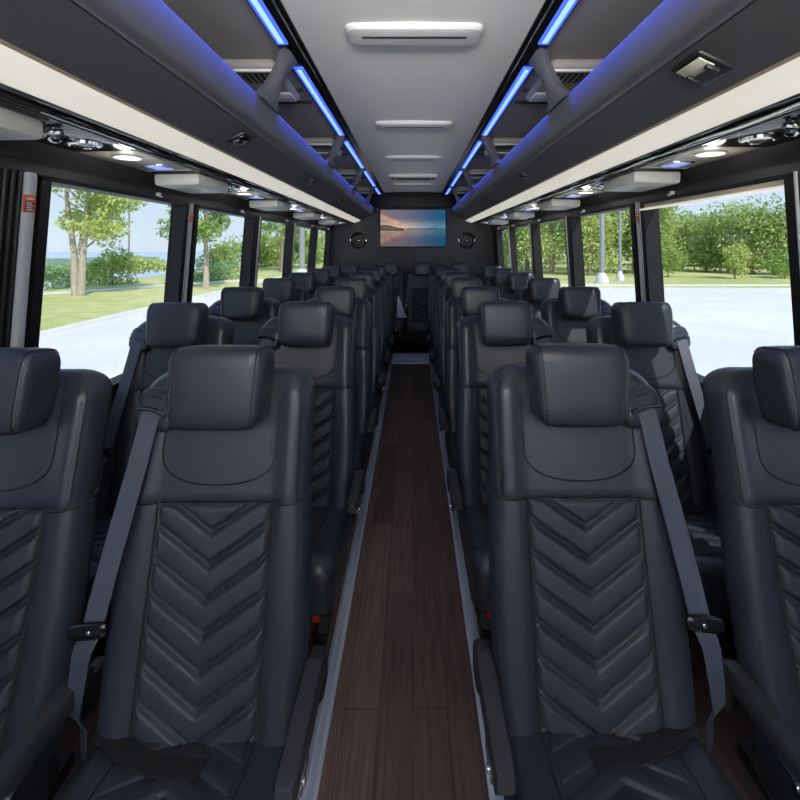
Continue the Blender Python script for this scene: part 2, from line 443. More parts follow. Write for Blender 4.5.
    # lap strap left lying across the cushion
    mb = MB(); mb.ribbon([(-.20, -.11, .368), (-.13, -.15, ct(-.15)+.006), (-.04, -.185, ct(-.185)+.005), (.05, -.19, ct(-.19)+.005)], (.25, -.9, .17), .046, .004); fin(mb, 'lap_belt', seam_m)
    # armrest
    if armrest:
        mb = MB()
        prof = [(-.020, 0), (.020, 0), (.021, .004), (.021, .036), (.017, .042), (-.017, .042), (-.021, .036), (-.021, .004)]
        secs = []
        for y, dz, k in ((-.02, -.010, .7), (-.035, -.004, .95), (-.06, .0, 1), (-.285, .004, 1), (-.303, .004, .95), (-.309, .006, .75)):
            secs.append([(.250 + x*k, y, .428 + dz + .021 + (z-.021)*k) for x, z in prof])
        mb.loft(secs); ar = fin(mb, 'armrest', plastic_grey)
        mb = MB(); mb.box(.232, .268, -.05, .03, .36, .44, .012); mb.box(.225, .245, -.03, .05, .33, .42, .006); fin(mb, 'armrest_bracket', plastic, ar)
        mb = MB(); mb.box(.262, .2715, -.27, -.20, .412, .430, .002); mb.disc((.268, -.25, .421), (1, 0, 0), .008, .007, 14); fin(mb, 'armrest_catch', chrome, ar)
    return root

XS = {(-1, 'aisle'): -.478, (-1, 'window'): -1.030, (1, 'aisle'): .418, (1, 'window'): 1.012}
ORD = ['nearest', 'second', 'third', 'fourth', 'fifth', 'sixth', 'seventh']
Y0 = 1.12
def rowy(k): return Y0 if k == 0 else Y0 + .898 + .755*(k-1)
protos = {s: make_seat(s) for s in (-1, 1)}
used = set()
for k in range(7):
    for s in (-1, 1):
        for pos in ('aisle', 'window'):
            if s not in used: o = protos[s]; used.add(s)
            else: o = copy_tree(protos[s])
            o.location = (XS[(s, pos)] - (s*.026 if pos == 'window' and k == 0 else 0), rowy(k) + (.02 if s > 0 else 0) - (.03 if pos == 'window' else 0), 0)
            sd = 'left' if s < 0 else 'right'
            w = f'beside the aisle on its {sd} side' if pos == 'aisle' else f'beside the {sd} windows'
            tag(o, f'black quilted leather seat {w}, {ORD[k]} row', 'seat', 'leather seats in rows of two beside the aisle')
rear = make_seat(-1, False)
for i, (x, l) in enumerate(((-.93, 'below the left speaker, in the last row'), (-.345, 'holding a white cloth, in the last row'), (.13, 'facing down the aisle, under the screen'), (.68, 'below the right speaker, in the last row'))):
    o = rear if i == 0 else copy_tree(rear)
    o.location = (x, 6.74, 0)
    tag(o, 'black leather rear seat ' + l, 'seat', 'rear seats against the back wall')
mb = MB()
mb.loft([[(x0, y, z) for x0, y in loop] for z, loop in (
    (0, [(-.07, -.06), (.07, -.05), (.06, .05), (-.07, .06)]), (.06, [(-.07, -.04), (.035, -.035), (.03, .05), (-.07, .06)]),
    (.14, [(-.07, -.02), (.005, -.015), (.0, .05), (-.07, .05)]), (.22, [(-.068, 0), (-.02, .01), (-.03, .05), (-.066, .05)]), (.29, [(-.064, .02), (-.05, .025), (-.055, .045), (-.062, .045)]))])
o = mb.build('white_cloth', cloth_white, angle=25); o.location = (-.150, 6.40, .445)
tag(o, 'small white cloth standing on a rear seat at the end of the aisle', 'cloth')

# ------------------------------------------------------------------ shell
def wx(s, zc): return (1.272 - .08*zc) if s < 0 else (1.252 - .065*zc)
YB, YF = 7.12, -1.7
mb = MB(); mb.box(-1.36, 1.36, YF, YB, -.06, 0); tag(mb.build('floor', wood, smooth=False), kind='structure')
WIN = {-1: [(.50, 1.24), (1.557, 2.315), (2.63, 3.32), (3.725, 4.41), (4.81, 5.46), (5.96, 6.42)],
       1: [(.42, 1.18), (1.496, 2.25), (2.56, 3.29), (3.67, 4.357), (4.78, 5.40), (5.84, 6.22)]}
ZS, ZT = .80, H+.240           # sill and window head
T = .055
WIN = {k: [(a*1.0285*.978-.012, b*1.0285*1.045+.012) for a, b in v] for k, v in WIN.items()}
for s in (-1, 1):
    nm = 'left' if s < 0 else 'right'
    mb = MB()
    def slab(y0, y1, z0, z1):
        a, b = wx(s, z0-H)*s, wx(s, z1-H)*s
        mb.loft([[(a, y, z0), (a+s*T, y, z0), (b+s*T, y, z1), (b, y, z1)] for y in (y0, y1)])
    slab(YF, YB, -.05, ZS)
    slab(YF, YB, ZT, 2.35)
    ed = [YF] + [e for w in WIN[s] for e in w] + [YB]
    ed[0] = -.9
    slab(YF, -1.55, ZS, ZT)
    tag(mb.build('wall_' + nm, wall_m, smooth=False), kind='structure')
    mb = MB()
    for i in range(0, len(ed), 2): slab(ed[i], ed[i+1], ZS-.01, ZT+.01)
    tag(mb.build('trim_11' if s < 0 else 'trim_12', trim_black, smooth=False), kind='structure')
    # windows
    for n, (y0, y1) in enumerate(WIN[s]):
        wn = empty(f'window_{n+1 if s < 0 else n+7}', (0, 0, 0)); tag(wn, kind='structure')
        mb = MB()
        def bar(ya, yb, za, zb, d0=-.028, d1=.05):
            secs = []
            for y in (ya, yb):
                secs.append([((wx(s, z-H)+d)*s, y, z) for z, d in ((za, d0), (za, d1), (zb, d1), (zb, d0))])
            mb.loft(secs)
        f = .022
        bar(y0-.03, y1+.03, ZT-f, ZT+.02); bar(y0-.03, y1+.03, ZS-.02, ZS+.03)
        bar(y0-.03, y0+.012, ZS, ZT); bar(y1-.012, y1+.03, ZS, ZT)
        mb.build('window_frame', trim_black, wn, smooth=False)
        mb = MB(); a, b = (wx(s, ZS-H)+.035), (wx(s, ZT-H)+.035)
        mb.loft([[(a*s, y, ZS), ((a+.005)*s, y, ZS), ((b+.005)*s, y, ZT), (b*s, y, ZT)] for y in (y0, y1)])
        mb.build('window_pane', glass, wn, smooth=False)
    # pillar covers with ridges, and the grey strips
    tr = MB()
    def rib(y, w, d, za=ZS+.02, zb=ZT-.005):
        secs = []
        for z in (za, zb):
            X = wx(s, z-H)
            secs.append([((X+.005)*s, y-w, z), ((X-d*.7)*s, y-w*.8, z), ((X-d)*s, y-w*.3, z), ((X-d)*s, y+w*.3, z), ((X-d*.7)*s, y+w*.8, z), ((X+.005)*s, y+w, z)])
        return secs
    gaps = [(WIN[s][i][1]+.03, WIN[s][i+1][0]-.03) for i in range(5)] + [(WIN[s][5][1]+.03, YB-.1)]
    for gi, (a, b) in enumerate(gaps):
        L = b-a; grey = gi in ((0, 1) if s < 0 else (1,))
        tr.loft(rib((a+b)/2, L/2+.01, .012))
        ys = [a+L*.10, a+L*.28, a+L*.46] if grey else [a+L*.14, a+L*.38, a+L*.62, a+L*.88]
        for y in ys: tr.loft(rib(y, L*.085, .032))
    t = tr.build('trim_1' if s < 0 else 'trim_2', trim_black, angle=30); tag(t, kind='structure')
    st = MB(); st2 = MB()
    for gi, (a, b) in enumerate(gaps):
        L = b-a
        if gi in ((0, 1) if s < 0 else (1,)): st.loft(rib(b-.048, .043, .034))
        elif gi < 5: st.loft(rib(b-.012, .010, .038))
    t = st.build('trim_3' if s < 0 else 'trim_4', strip_grey, angle=30); tag(t, kind='structure')
    # header trim
    hd = MB(); X = wx(s, .22)
    prof = [(X+.02, .350), (X-.050, .345), (X-.056, .336), (X-.046, .312), (X-.030, .290), (X-.022, .276), (X-.028, .270), (X-.032, .262), (X-.032, .234), (X-.024, .228), (X+.02, .228)]
    hd.extrude([(x*s, z+H) for x, z in prof], YF, YB-.01)
    tag(hd.build('trim_5' if s < 0 else 'trim_6', trim_dark, angle=50), kind='structure')
    # sill ledge
    hd = MB(); X = wx(s, ZS-H)
    hd.extrude([(x*s, z) for x, z in ((X+.01, ZS), (X-.035, ZS-.005), (X-.04, ZS-.03), (X+.01, ZS-.04))], YF, YB-.01)
    tag(hd.build('trim_7' if s < 0 else 'trim_8', trim_black), kind='structure')

# ends
mb = MB(); mb.box(-1.36, 1.36, YB, YB+.08, -.05, 2.4); tag(mb.build('wall_back', wall_m, smooth=False), kind='structure')
mb = MB()
mb.box(-.595, .595, YB-.025, YB+.01, .3, H+.83, .006)
tag(mb.build('trim_9', wall_m), kind='structure')
mb = MB(); mb.box(-.70, .70, YB-.06, YB, H+.585, H+.83, .01)
tag(mb.build('trim_10', trim_black), kind='structure')
mb = MB()
mb.box(-1.36, 1.36, YF-.08, YF, -.05, .85); mb.box(-1.36, 1.36, YF-.08, YF, 2.05, 2.4)
for x in (-1.36, 1.22): mb.box(x, x+.14, YF-.08, YF, .8, 2.1)
tag(mb.build('wall_front', wall_m, smooth=False), kind='structure')
w = empty('window_13'); tag(w, kind='structure')
mb = MB(); mb.box(-1.23, 1.23, YF-.045, YF-.04, .85, 2.05); mb.build('window_pane', clear_glass, w, smooth=False)
mb = MB()
for a in ((-1.23, 1.23, .85, .89), (-1.23, 1.23, 2.01, 2.05), (-.02, .02, .85, 2.05)): mb.box(a[0], a[1], YF-.06, YF-.02, a[2], a[3])
mb.build('window_frame', trim_black, w, smooth=False)

# ceiling
CZ = H+.82
mb = MB()
prof = [(-.445, CZ-.002), (-.30, CZ+.004), (0, CZ+.01), (.30, CZ+.004), (.445, CZ-.002), (.445, CZ+.05), (-.445, CZ+.05)]
mb.extrude(prof, YF, YB, 4); tag(mb.build('ceiling', ceil_m, angle=40), kind='structure')
mb = MB(); mb.box(-1.36, 1.36, YF-.08, YB+.08, CZ+.05, CZ+.12); tag(mb.build('ceiling_roof', wall_m, smooth=False), kind='structure')

def ceil_vent(y, label, w=.26, d=.085):
    r = empty('ceiling_vent', (0.005, y, CZ)); tag(r, label, 'vent', 'slim air vents along the ceiling')
    def loop(w, d, z): return [(x, yy, z) for x, yy in rrect(-w, w, -d, d, .035, .035, 9, 6)]
    mb = MB(); mb.loft([loop(w, d, .012), loop(w, d, -.004), loop(w-.008, d-.008, -.014), loop(w-.03, d-.022, -.019)]); mb.build('vent_body', vent_m, r, angle=25)
    mb = MB(); mb.box(-w+.06, w-.06, -d*.32, -d*.18, -.0215, -.017); mb.build('slot', vent_dark, r, smooth=False)
    return r
for y, l in ((1.79, 'long pale grey slotted ceiling vent nearest the camera'), (3.13, 'slim grey ceiling vent, second along the aisle'), (4.30, 'slim grey ceiling vent just before the dark grille'), (6.15, 'slim grey ceiling vent between the dark grille and back wall')):
    ceil_vent(y, l)
r = empty('air_grille', (0, 5.42, CZ)); tag(r, 'grey ceiling air grille with a dark louvred centre near the screen', 'vent')
mb = MB(); mb.box(-.28, .28, -.15, .15, -.03, .012, .012); mb.build('grille_frame', vent_m, r)
mb = MB(); mb.box(-.20, .20, -.085, .085, -.033, -.028); mb.build('grille_opening', vent_dark, r, smooth=False)
mb = MB()
for i in range(6): mb.box(-.2, .2, -.075+.03*i-.004, -.075+.03*i+.004, -.037, -.032)
mb.build('louvre', plastic, r, smooth=False)
for x in (-.235, .235):
    mb = MB(); mb.box(x-.02, x+.02, -.06, .06, -.034, -.029, .003); mb.build('side_slot', vent_dark, r)

# ------------------------------------------------------------------ luggage racks
STRIP_W = .27
STR = [.48, 1.92, 3.35, 4.72, 6.12]
for s in (-1, 1):
    nm = 'left' if s < 0 else 'right'
    r = empty('luggage_rack', (0, 0, 0)); tag(r, f'long dark open luggage rack with blue light strips above the {nm} windows', 'luggage rack', 'overhead racks along both sides')
    E = lambda prof, name, m, y0=YF, y1=YB-.03, par=r, **k: MB().extrude([(x*s, z+H) for x, z in prof], y0, y1, 3).build(name, m, par, **k)
    # tray front
    E([(.652, .466), (.69, .453), (.73, .434), (.77, .414), (.800, .400), (.82, .392), (.84, .42), (.80, .45), (.70, .49)], 'rack_front', rack_m, angle=50)
    lip = [(.650, .468), (.632, .472), (.618, .482), (.610, .500), (.605, .53), (.602, .56)]
    for i in range(11):
        a = math.radians(185 - 185*i/10); lip.append((.625+.024*math.cos(a), .578+.024*math.sin(a)))
    E(lip + [(.65, .53), (.69, .49)], 'rack_lip', lip_m, angle=60)
    E([(.66, .50), (.84, .435), (1.25, .435), (1.25, .42), (.84, .42), (.66, .488)], 'rack_floor', liner_m)
    E([(.53, .802), (.75, .800), (1.02, .785), (1.13, .74), (1.2, .62), (1.235, .41), (1.26, .41), (1.23, .66), (1.14, .78), (1.02, .815), (.53, .822)], 'rack_liner', liner_m, angle=50)
    # seams in the liner
    mb = MB()
    for ys in STR:
        for dy in (.42, .62): mb.box(min(.56*s, .98*s), max(.56*s, .98*s), ys+dy, ys+dy+.006, .785+H, .806+H)
    mb.build('liner_seam', seam_m, r, smooth=False)
    # rail carrying the lights
    E([(.440, .826), (.440, .812), (.447, .806), (.456, .803), (.462, .796), (.470, .792), (.480, .788), (.535, .790), (.55, .806), (.55, .826)], 'light_rail', gloss_black, angle=30)
    # light strips
    seg = [(.62, 1.80)] + [(STR[i]+.11, STR[i+1]-.09) for i in range(1, 4)] + [(6.24, 6.98)]
    seg[0] = (.60, 1.79)
    for a, b in seg:
        mb = MB(); mb.extrude([(x*s, z+H) for x, z in ((.484, .7885), (.487, .781), (.526, .781), (.533, .792))], a, b)
        l = mb.build('light_strip', led_m, r, smooth=False)
        mb = MB(); mb.extrude([(x*s, z+H) for x, z in ((.496, .7812), (.496, .7795), (.516, .7795), (.516, .7812))], a+.015, b-.015)
        mb.build('light_core', led_core, l, smooth=False)
        ld = bpy.data.lights.new('strip_glow', 'AREA'); ld.shape = 'RECTANGLE'; ld.size = .03; ld.size_y = b-a-.04; ld.energy = STRIP_W*(b-a); ld.spread = math.radians(15); ld.color = (.05, .12, 1.0)
        lo = bpy.data.objects.new('strip_glow', ld); C.objects.link(lo); lo.location = (.508*s, (a+b)/2, .776+H); lo.rotation_euler = (0, math.radians(-26*s), 0); lo.parent = l
    # struts
    for ys in STR:
        mb = MB(); secs = []
        for t in [i/14 for i in range(15)]:
            x = .515 + .105*t; z = .792 - .205*t
            hw = .046 + .045*(1-t)**5 + .12*t**5
            th = .020 + .012*t**4
            secs.append([((x-th*.2)*s, ys-hw, z+H), ((x-th)*s, ys-hw*.6, z+H-.004), ((x-th)*s, ys+hw*.6, z+H-.004), ((x-th*.2)*s, ys+hw, z+H), ((x+th)*s, ys+hw*.8, z+H+.006), ((x+th)*s, ys-hw*.8, z+H+.006)])
        mb.loft(secs); mb.build('strut', lip_m, r, angle=60)
    # duct vents on the rack ceiling, each just beyond a strut
    for ys in STR[1:]:
        mb = MB(); mb.box(min(.585*s, .90*s), max(.585*s, .90*s), ys+.03, ys+.50, .752+H, .80+H, .025, 3)
        v = mb.build('duct_vent', grey_box if False else liner_m, r)
        mb = MB(); mb.box(min(.60*s, .88*s), max(.60*s, .88*s), ys+.045, ys+.065, .744+H, .762+H, .006); mb.build('vent_rim', vent_m, v)
        mb = MB()
        for i in range(9):
            x = .63+.026*i; mb.box(min(x*s, (x+.013)*s), max(x*s, (x+.013)*s), ys+.09, ys+.20, .748+H, .755+H)
        mb.build('louvre', vent_dark, v, smooth=False)
        mb = MB(); mb.box(min(.60*s, .86*s), max(.60*s, .86*s), ys+.34, ys+.47, .744+H, .756+H, .01); mb.build('vent_foot', vent_m, v)
    # latches on the front face
    tdir = Vector((.145*s, 0, -.066)).normalized(); ndir = Vector((-.066*s, 0, -.145)).normalized()
    for k, (y, big) in enumerate([(.6, 0), (1.895, 0), (3.2, 0), (4.5, 0)] if s < 0 else [(1.14, 1), (2.92, 0), (4.3, 0)]):
        c = Vector((.715*s, y, .4415+H)); hy, ht = (.060, .050) if big else (.048, .042)
        M = Matrix((( 0, tdir.x, ndir.x, c.x), (1, tdir.y, ndir.y, c.y), (0, tdir.z, ndir.z, c.z), (0, 0, 0, 1)))
        mb = MB(); mb.box(-hy, hy, -ht, ht, -.012, .010, .008, 3, M); lt = mb.build('latch', plastic, r)
        mb = MB(); mb.box(-hy*.80, hy*.80, -ht*.72, ht*.10, .008, .0125, .002, 2, M); mb.build('latch_paddle', olive if big else gloss_black, lt)
        mb = MB(); mb.box(-hy*.72, hy*.72, ht*.08, ht*.24, .010, .0185, .002, 2, M)
        for q in (-.62, .62): mb.box(hy*q-.007, hy*q+.007, -ht*.2, ht*.5, .009, .021, .003, 2, M)
        mb.build('latch_bar', plastic_grey, lt)
    # cream trim with its added glow, and black channel below
    E([(.795, .405), (.800, .398), (.803, .394), (.812, .396), (.812, .41)], 'edge_piping', tan)
    E([(.803, .396), (.822, .382), (.862, .369), (.896, .358), (.902, .355), (.912, .358), (.912, .38), (.83, .405)], 'cream_trim_glow', cream, angle=45)
    E([(.899, .359), (.902, .350), (.912, .348), (.916, .342), (.928, .3415), (.932, .337), (.965, .331), (.975, .35), (.92, .368)], 'channel', gloss_black, angle=25)
    mb = MB(); mb.tube([(.922*s, YF + (YB-.05-YF)*i/160, .3385+H+.0025*math.sin(i*.9)) for i in range(161)], .0042, 6); mb.build('chrome_wire', chrome, r)

# ------------------------------------------------------------------ service panels under the racks
PX0, PZ0, PX1, PZ1 = .945, .337, 1.197, .333
POS = ['nearest', 'second', 'third', 'fourth', 'fifth', 'sixth']
def P(s, u, y, n=0):                     # u across the panel (0 aisle - 1 window), n down from it
    d = Vector((PX1-PX0, 0, PZ1-PZ0)); nn = Vector((PZ1-PZ0, 0, -(PX1-PX0))).normalized()
    p = Vector((PX0, 0, PZ0)) + d*u + nn*n
    return Vector((p.x*s, y, p.z+H))
def panel(s, ya, k):
    nm = 'left' if s < 0 else 'right'
    r = empty('service_panel', (0, 0, 0)); tag(r, f'pale metallic panel of lamps and nozzles under the {nm} rack, {POS[k]} from the camera', 'ceiling panel', 'service panels under the luggage racks')
    B = lambda u0, u1, y0, y1, n0, n1, bev=.004: boxp(s, u0, u1, y0, y1, n0, n1, bev)
    def boxp(s, u0, u1, y0, y1, n0, n1, bev):
        mb = MB(); mb.box(u0, u1, y0, y1, n0, n1)
        W = math.hypot(PX1-PX0, PZ1-PZ0)
        mb = MB(); mb.box(u0*W, u1*W, y0, y1, n0, n1, bev); mb.map(lambda p: P(s, p.x/W, p.y, p.z)); return mb
    B(0, 1, ya-.03, ya+1.155, -.02, .0, .003).build('panel_plate', olive, r)
    B(0, .06, ya-.03, ya+1.155, -.005, .006, .002).build('panel_edge', gloss_black, r)
    # hanging housing
    B(.02, .90, ya-.01, ya+.335, -.004, .012, .004).build('housing_base', plastic, r)
    B(.06, .88, ya+.0, ya+.335, .008, .062, .014).build('housing', grey_box, r)
    # chrome bracket
    mb = MB()
    for y in (ya+.385, ya+.44): mb.lathe(P(s, .30, y), P(s, .3, y, 1)-P(s, .3, y), [(.020, 0), (.022, .01), (.016, .018), (.018, .035), (.010, .042)], 16)
    mb.tube([P(s, .12, ya+.41, .02), P(s, .5, ya+.41, .026)], .009, 8)
    mb.build('bracket', chrome, r)
    B(.08, .95, ya+.35, ya+.74, -.002, .005, .003).build('nozzle_plate', gloss_black, r)
    for y in (ya+.61,):
        nd = P(s, .45, y, 1)-P(s, .45, y)
        g = MB().lathe(P(s, .45, y, .004), nd, [(.052, 0), (.050, .010), (.040, .013), (.036, .006), (.030, .006), (.026, .012), (.010, .013), (.0005, .013)], 28).build('air_nozzle', chrome, r)
        MB().lathe(P(s, .45, y, .011), nd, [(.034, 0), (.030, .0015), (.0005, .0016)], 20).build('nozzle_core', plastic, g)
    nd = P(s, .45, 0, 1)-P(s, .45, 0)
    l = MB().lathe(P(s, .5, ya+.86), nd, [(.052, -.002), (.051, .004), (.046, .006), (.045, .003)], 28).build('lamp_ring', grey_box, r)
    MB().lathe(P(s, .5, ya+.86), nd, [(.044, .002), (.043, .0055), (.0005, .007)], 28).build('lamp_lens', lens_m, l)
    b = B(.30, .66, ya+1.01, ya+1.13, -.002, .007, .004).build('blue_lamp', chrome, r)
    B(.34, .62, ya+1.025, ya+1.115, .005, .0085, .002).build('blue_lens', bluelens_m, b)
    ld = bpy.data.lights.new('reading_lamp', 'POINT'); ld.shadow_soft_size = .03; ld.energy = LAMP_W; ld.color = (1.0, .96, .90)
    lo = bpy.data.objects.new('reading_lamp', ld); C.objects.link(lo); lo.location = P(s, .5, ya+.86, .040); lo.parent = r
    return r
LAMP_W = .08
for s in (-1, 1):
    off = .87 if s < 0 else .80
    ks = [-2] + list(range(5))
    for k in range(5): panel(s, off + 1.2*k, k)

# ------------------------------------------------------------------ small things on the walls
def sticker(s, y, zc, w, h, label):
    r = empty('safety_sticker', (0, 0, 0)); tag(r, label, 'sticker', 'small orange safety stickers on the grey pillar strips')
    def q(y0, y1, z0, z1, d, m, name):
        mb = MB(); secs = []
        for yy in (y0, y1): secs.append([((wx(s, z)-d0)*s, yy, z+H) for z, d0 in ((z0, .032), (z0, .0345+d), (z1, .0345+d), (z1, .032))])
        return mb.loft(secs).build(name, m, r, smooth=False)
    q(y-w/2, y+w/2, zc-h/2, zc+h/2, 0, orange_m, 'sticker_sheet')
    q(y-w*.40, y+w*.40, zc-h*.44, zc+h*.12, .0004, dkred_m, 'text_panel')
    for i in range(4): q(y-w*.3, y+w*(.3-.12*(i % 2)), zc-h*.38+h*.13*i, zc-h*.32+h*.13*i, .0008, white_m, 'text_line')
    q(y-w*.3, y+w*.3, zc+h*.24, zc+h*.34, .0008, white_m, 'text_heading')
yl0 = WIN[-1][1][0]-.03-.048; yl1 = WIN[-1][2][0]-.03-.048; yr1 = WIN[1][2][0]-.03-.048
sticker(-1, yl0, .135, .045, .056, 'orange and dark red sticker on the nearest left grey pillar strip')
sticker(-1, yl1, .155, .040, .050, 'small orange sticker on the left grey strip after the first big window')
sticker(1, yr1, .150, .040, .050, 'small orange sticker on the grey pillar strip of the right wall')
for s in (-1, 1):
    for k in range(1, 6):
        a, b = WIN[s][k]; X = wx(s, .22)
        mb = MB(); yy = a + (b-a)*.68
        mb.box(min((X-.052)*s, (X-.025)*s), max((X-.052)*s, (X-.025)*s), yy-.006, yy+.006, H+.238, H+.254, .003)
        mb.tube([((X-.05)*s, yy-.018, H+.240), ((X-.056)*s, yy, H+.234), ((X-.05)*s, yy+.018, H+.240)], .0045, 6)
        o = mb.build('shade_clip', vent_m)
        tag(o, f'tiny grey clip on the {"left" if s < 0 else "right"} window header above the {ORD[k-1]} window', 'clip', 'grey clips on the window headers')
# rolled shade over the nearest right window
a, b = WIN[1][1]
r = empty('window_shade', (0, 0, 0)); tag(r, 'beige roller shade drawn a little down at the nearest right window', 'window shade')
mb = MB(); mb.extrude([((wx(1, z)-d), z+H) for z, d in ((.196, .020), (.196, .026), (.245, .026), (.245, .020))], a+.012, b+.08); mb.build('shade_cloth', shade_m, r, smooth=False)
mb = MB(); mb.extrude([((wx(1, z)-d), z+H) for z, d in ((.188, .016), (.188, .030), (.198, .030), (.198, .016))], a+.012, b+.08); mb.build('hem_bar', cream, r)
# floor rails beside the aisle and the cover plate at the far end
for s, x0 in ((-1, -.247), (1, .197)):
    o = x0 + .045*s
    mb = MB(); lo, hi = min(x0, o), max(x0, o)
    mb.box(lo, hi, YF+.02, 5.52, 0, .010, .002)
    for q in (.28, .72): mb.box(lo+(hi-lo)*q-.004, lo+(hi-lo)*q+.004, YF+.02, 5.52, .009, .014, .0015)
    t = mb.build('floor_rail', steel); tag(t, f'bright ribbed metal floor rail along the {"left" if s < 0 else "right"} edge of the aisle', 'rail', 'metal floor rails beside the aisle')
mb = MB(); mb.box(-.262, .215, 5.58, 6.12, 0, .008, .002)
for i in range(3): mb.box(-.25, .203, 5.62+.17*i, 5.70+.17*i, .007, .010, .001)
tag(mb.build('floor_plate', steel), 'flat silver metal plate across the far end of the aisle floor', 'floor plate')

# screen
r = empty('wall_screen', (0, YB-.06, H+.272)); tag(r, 'flat screen on the back wall showing a sunset over still water', 'screen')
mb = MB(); mb.box(-.508, .508, -.035, .03, -.292, .292, .008); mb.build('screen_housing', gloss_black, r)
mb = MB(); mb.box(-.20, .20, .02, .06, -.15, .15); mb.build('screen_mount', plastic, r)
mb = MB(); mb.box(-.014, .014, -.038, -.033, -.287, -.279, .001); mb.build('badge', chrome, r)
def screen_mat():
    m = bpy.data.materials.new('screen_picture'); m.use_nodes = True; nt = m.node_tree; nt.nodes.clear(); N = nt.nodes.new; L = nt.links.new
    out = N('ShaderNodeOutputMaterial'); em = N('ShaderNodeEmission'); L(em.outputs[0], out.inputs['Surface']); em.inputs['Strength'].default_value = .33
    tc = N('ShaderNodeTexCoord'); sp = N('ShaderNodeSeparateXYZ'); L(tc.outputs['Object'], sp.inputs[0])
    def mth(op, a, b=None, c=None):
        n = N('ShaderNodeMath'); n.operation = op
        for i, v in enumerate((a, b, c)):
            if v is None: continue
            if isinstance(v, (int, float)): n.inputs[i].default_value = v
            else: L(v, n.inputs[i])
        return n.outputs[0]
    def mr(v, a, b, c=0, d=1):
        n = N('ShaderNodeMapRange'); n.interpolation_type = 'SMOOTHSTEP'; L(v, n.inputs[0])
        for i, k in enumerate((a, b, c, d)): n.inputs[i+1].default_value = k
        return n.outputs[0]
    def mix(f, a, b, mode='MIX'):
        n = N('ShaderNodeMix'); n.data_type = 'RGBA'; n.blend_type = mode
        for i, v in ((0, f), (6, a), (7, b)):
            if isinstance(v, (int, float)): n.inputs[i].default_value = v
            elif isinstance(v, tuple): n.inputs[i].default_value = (*v, 1)
            else: L(v, n.inputs[i])
        return n.outputs[2]
    X, Z = sp.outputs['X'], sp.outputs['Z']
    zh = mth('SUBTRACT', Z, -.01); az = mth('ABSOLUTE', zh)
    side = mr(X, -.35, .45)
    base = mix(side, (.20, .17, .21), (.012, .10, .22))
    hor = mix(side, (.75, .58, .42), (.10, .26, .40))
    col = mix(mr(az, .0, .17), hor, base)
    dx = mth('SUBTRACT', X, -.28); dz = mth('SUBTRACT', az, .10)
    arc = mth('ABSOLUTE', mth('SUBTRACT', mth('ADD', dz, mth('MULTIPLY', dx, .40)), .0))
    warm = mth('MULTIPLY', mr(arc, .07, .0), mr(X, .12, -.35))
    col = mix(mth('MULTIPLY', warm, .75), col, (.80, .42, .25))
    mp = N('ShaderNodeMapping'); mp.inputs['Scale'].default_value = (5, 1, 22); L(tc.outputs['Object'], mp.inputs[0])
    nz = N('ShaderNodeTexNoise'); nz.inputs['Scale'].default_value = 1.0; nz.inputs['Detail'].default_value = 4; L(mp.outputs[0], nz.inputs[0])
    cl = mr(nz.outputs['Fac'], .4, .7)
    col = mix(mth('MULTIPLY', cl, .35), col, (.10, .09, .14))
    water = mr(zh, .002, -.004)
    col = mix(mth('MULTIPLY', water, .55), col, mix(side, (.16, .10, .10), (.01, .07, .14)))
    n2 = N('ShaderNodeTexNoise'); n2.inputs['Scale'].default_value = 26; L(tc.outputs['Object'], n2.inputs[0])
    top = mth('ADD', mth('MULTIPLY', mr(X, -.16, -.42), .05), mth('MULTIPLY', n2.outputs['Fac'], .02))
    isl = mth('MULTIPLY', mth('MULTIPLY', mth('LESS_THAN', zh, top), mth('GREATER_THAN', zh, -.03)), mth('LESS_THAN', X, -.14))
    col = mix(mth('MULTIPLY', isl, .85), col, (.045, .04, .03))
    far = mth('MULTIPLY', mth('LESS_THAN', az, .008), mth('GREATER_THAN', X, -.1))
    col = mix(mth('MULTIPLY', far, .7), col, (.03, .05, .07))
    L(col, em.inputs['Color'])
    return m
mb = MB(); mb.box(-.496, .496, -.037, -.034, -.278, .280); mb.build('display', screen_mat(), r, smooth=False)

# speakers
for x, l in ((-.842, 'left'), (.830, 'right')):
    r = empty('wall_speaker', (x, YB, H+.085)); tag(r, f'round black speaker on the back wall to the {l} of the screen', 'speaker', 'round speakers beside the screen')
    MB().lathe((0, 0, 0), (0, -1, 0), [(.128, -.01), (.128, .012), (.118, .022), (.106, .018), (.104, .008)], 36).build('speaker_rim', gloss_black, r)
    c = MB().lathe((0, 0, 0), (0, -1, 0), [(.108, .006), (.100, .014), (.085, .010), (.045, -.004), (.0005, -.004)], 36).build('speaker_cone', plastic, r)
    MB().lathe((0, 0, 0), (0, -1, 0), [(.034, -.004), (.030, .010), (.016, .017), (.0005, .018)], 24).build('dust_cap', gloss_black, c)
    mb = MB(); mb.lathe((0, 0, 0), (0, -1, 0), [(.008, .017), (.007, .020), (.0005, .021)], 12); mb.build('speaker_badge', chrome, r)
    for q in (-1, 1):
        MB().box(q*.122-.006, q*.122+.006, -.022, -.010, -.03, .03, .003).build('rim_clip', chrome, r)

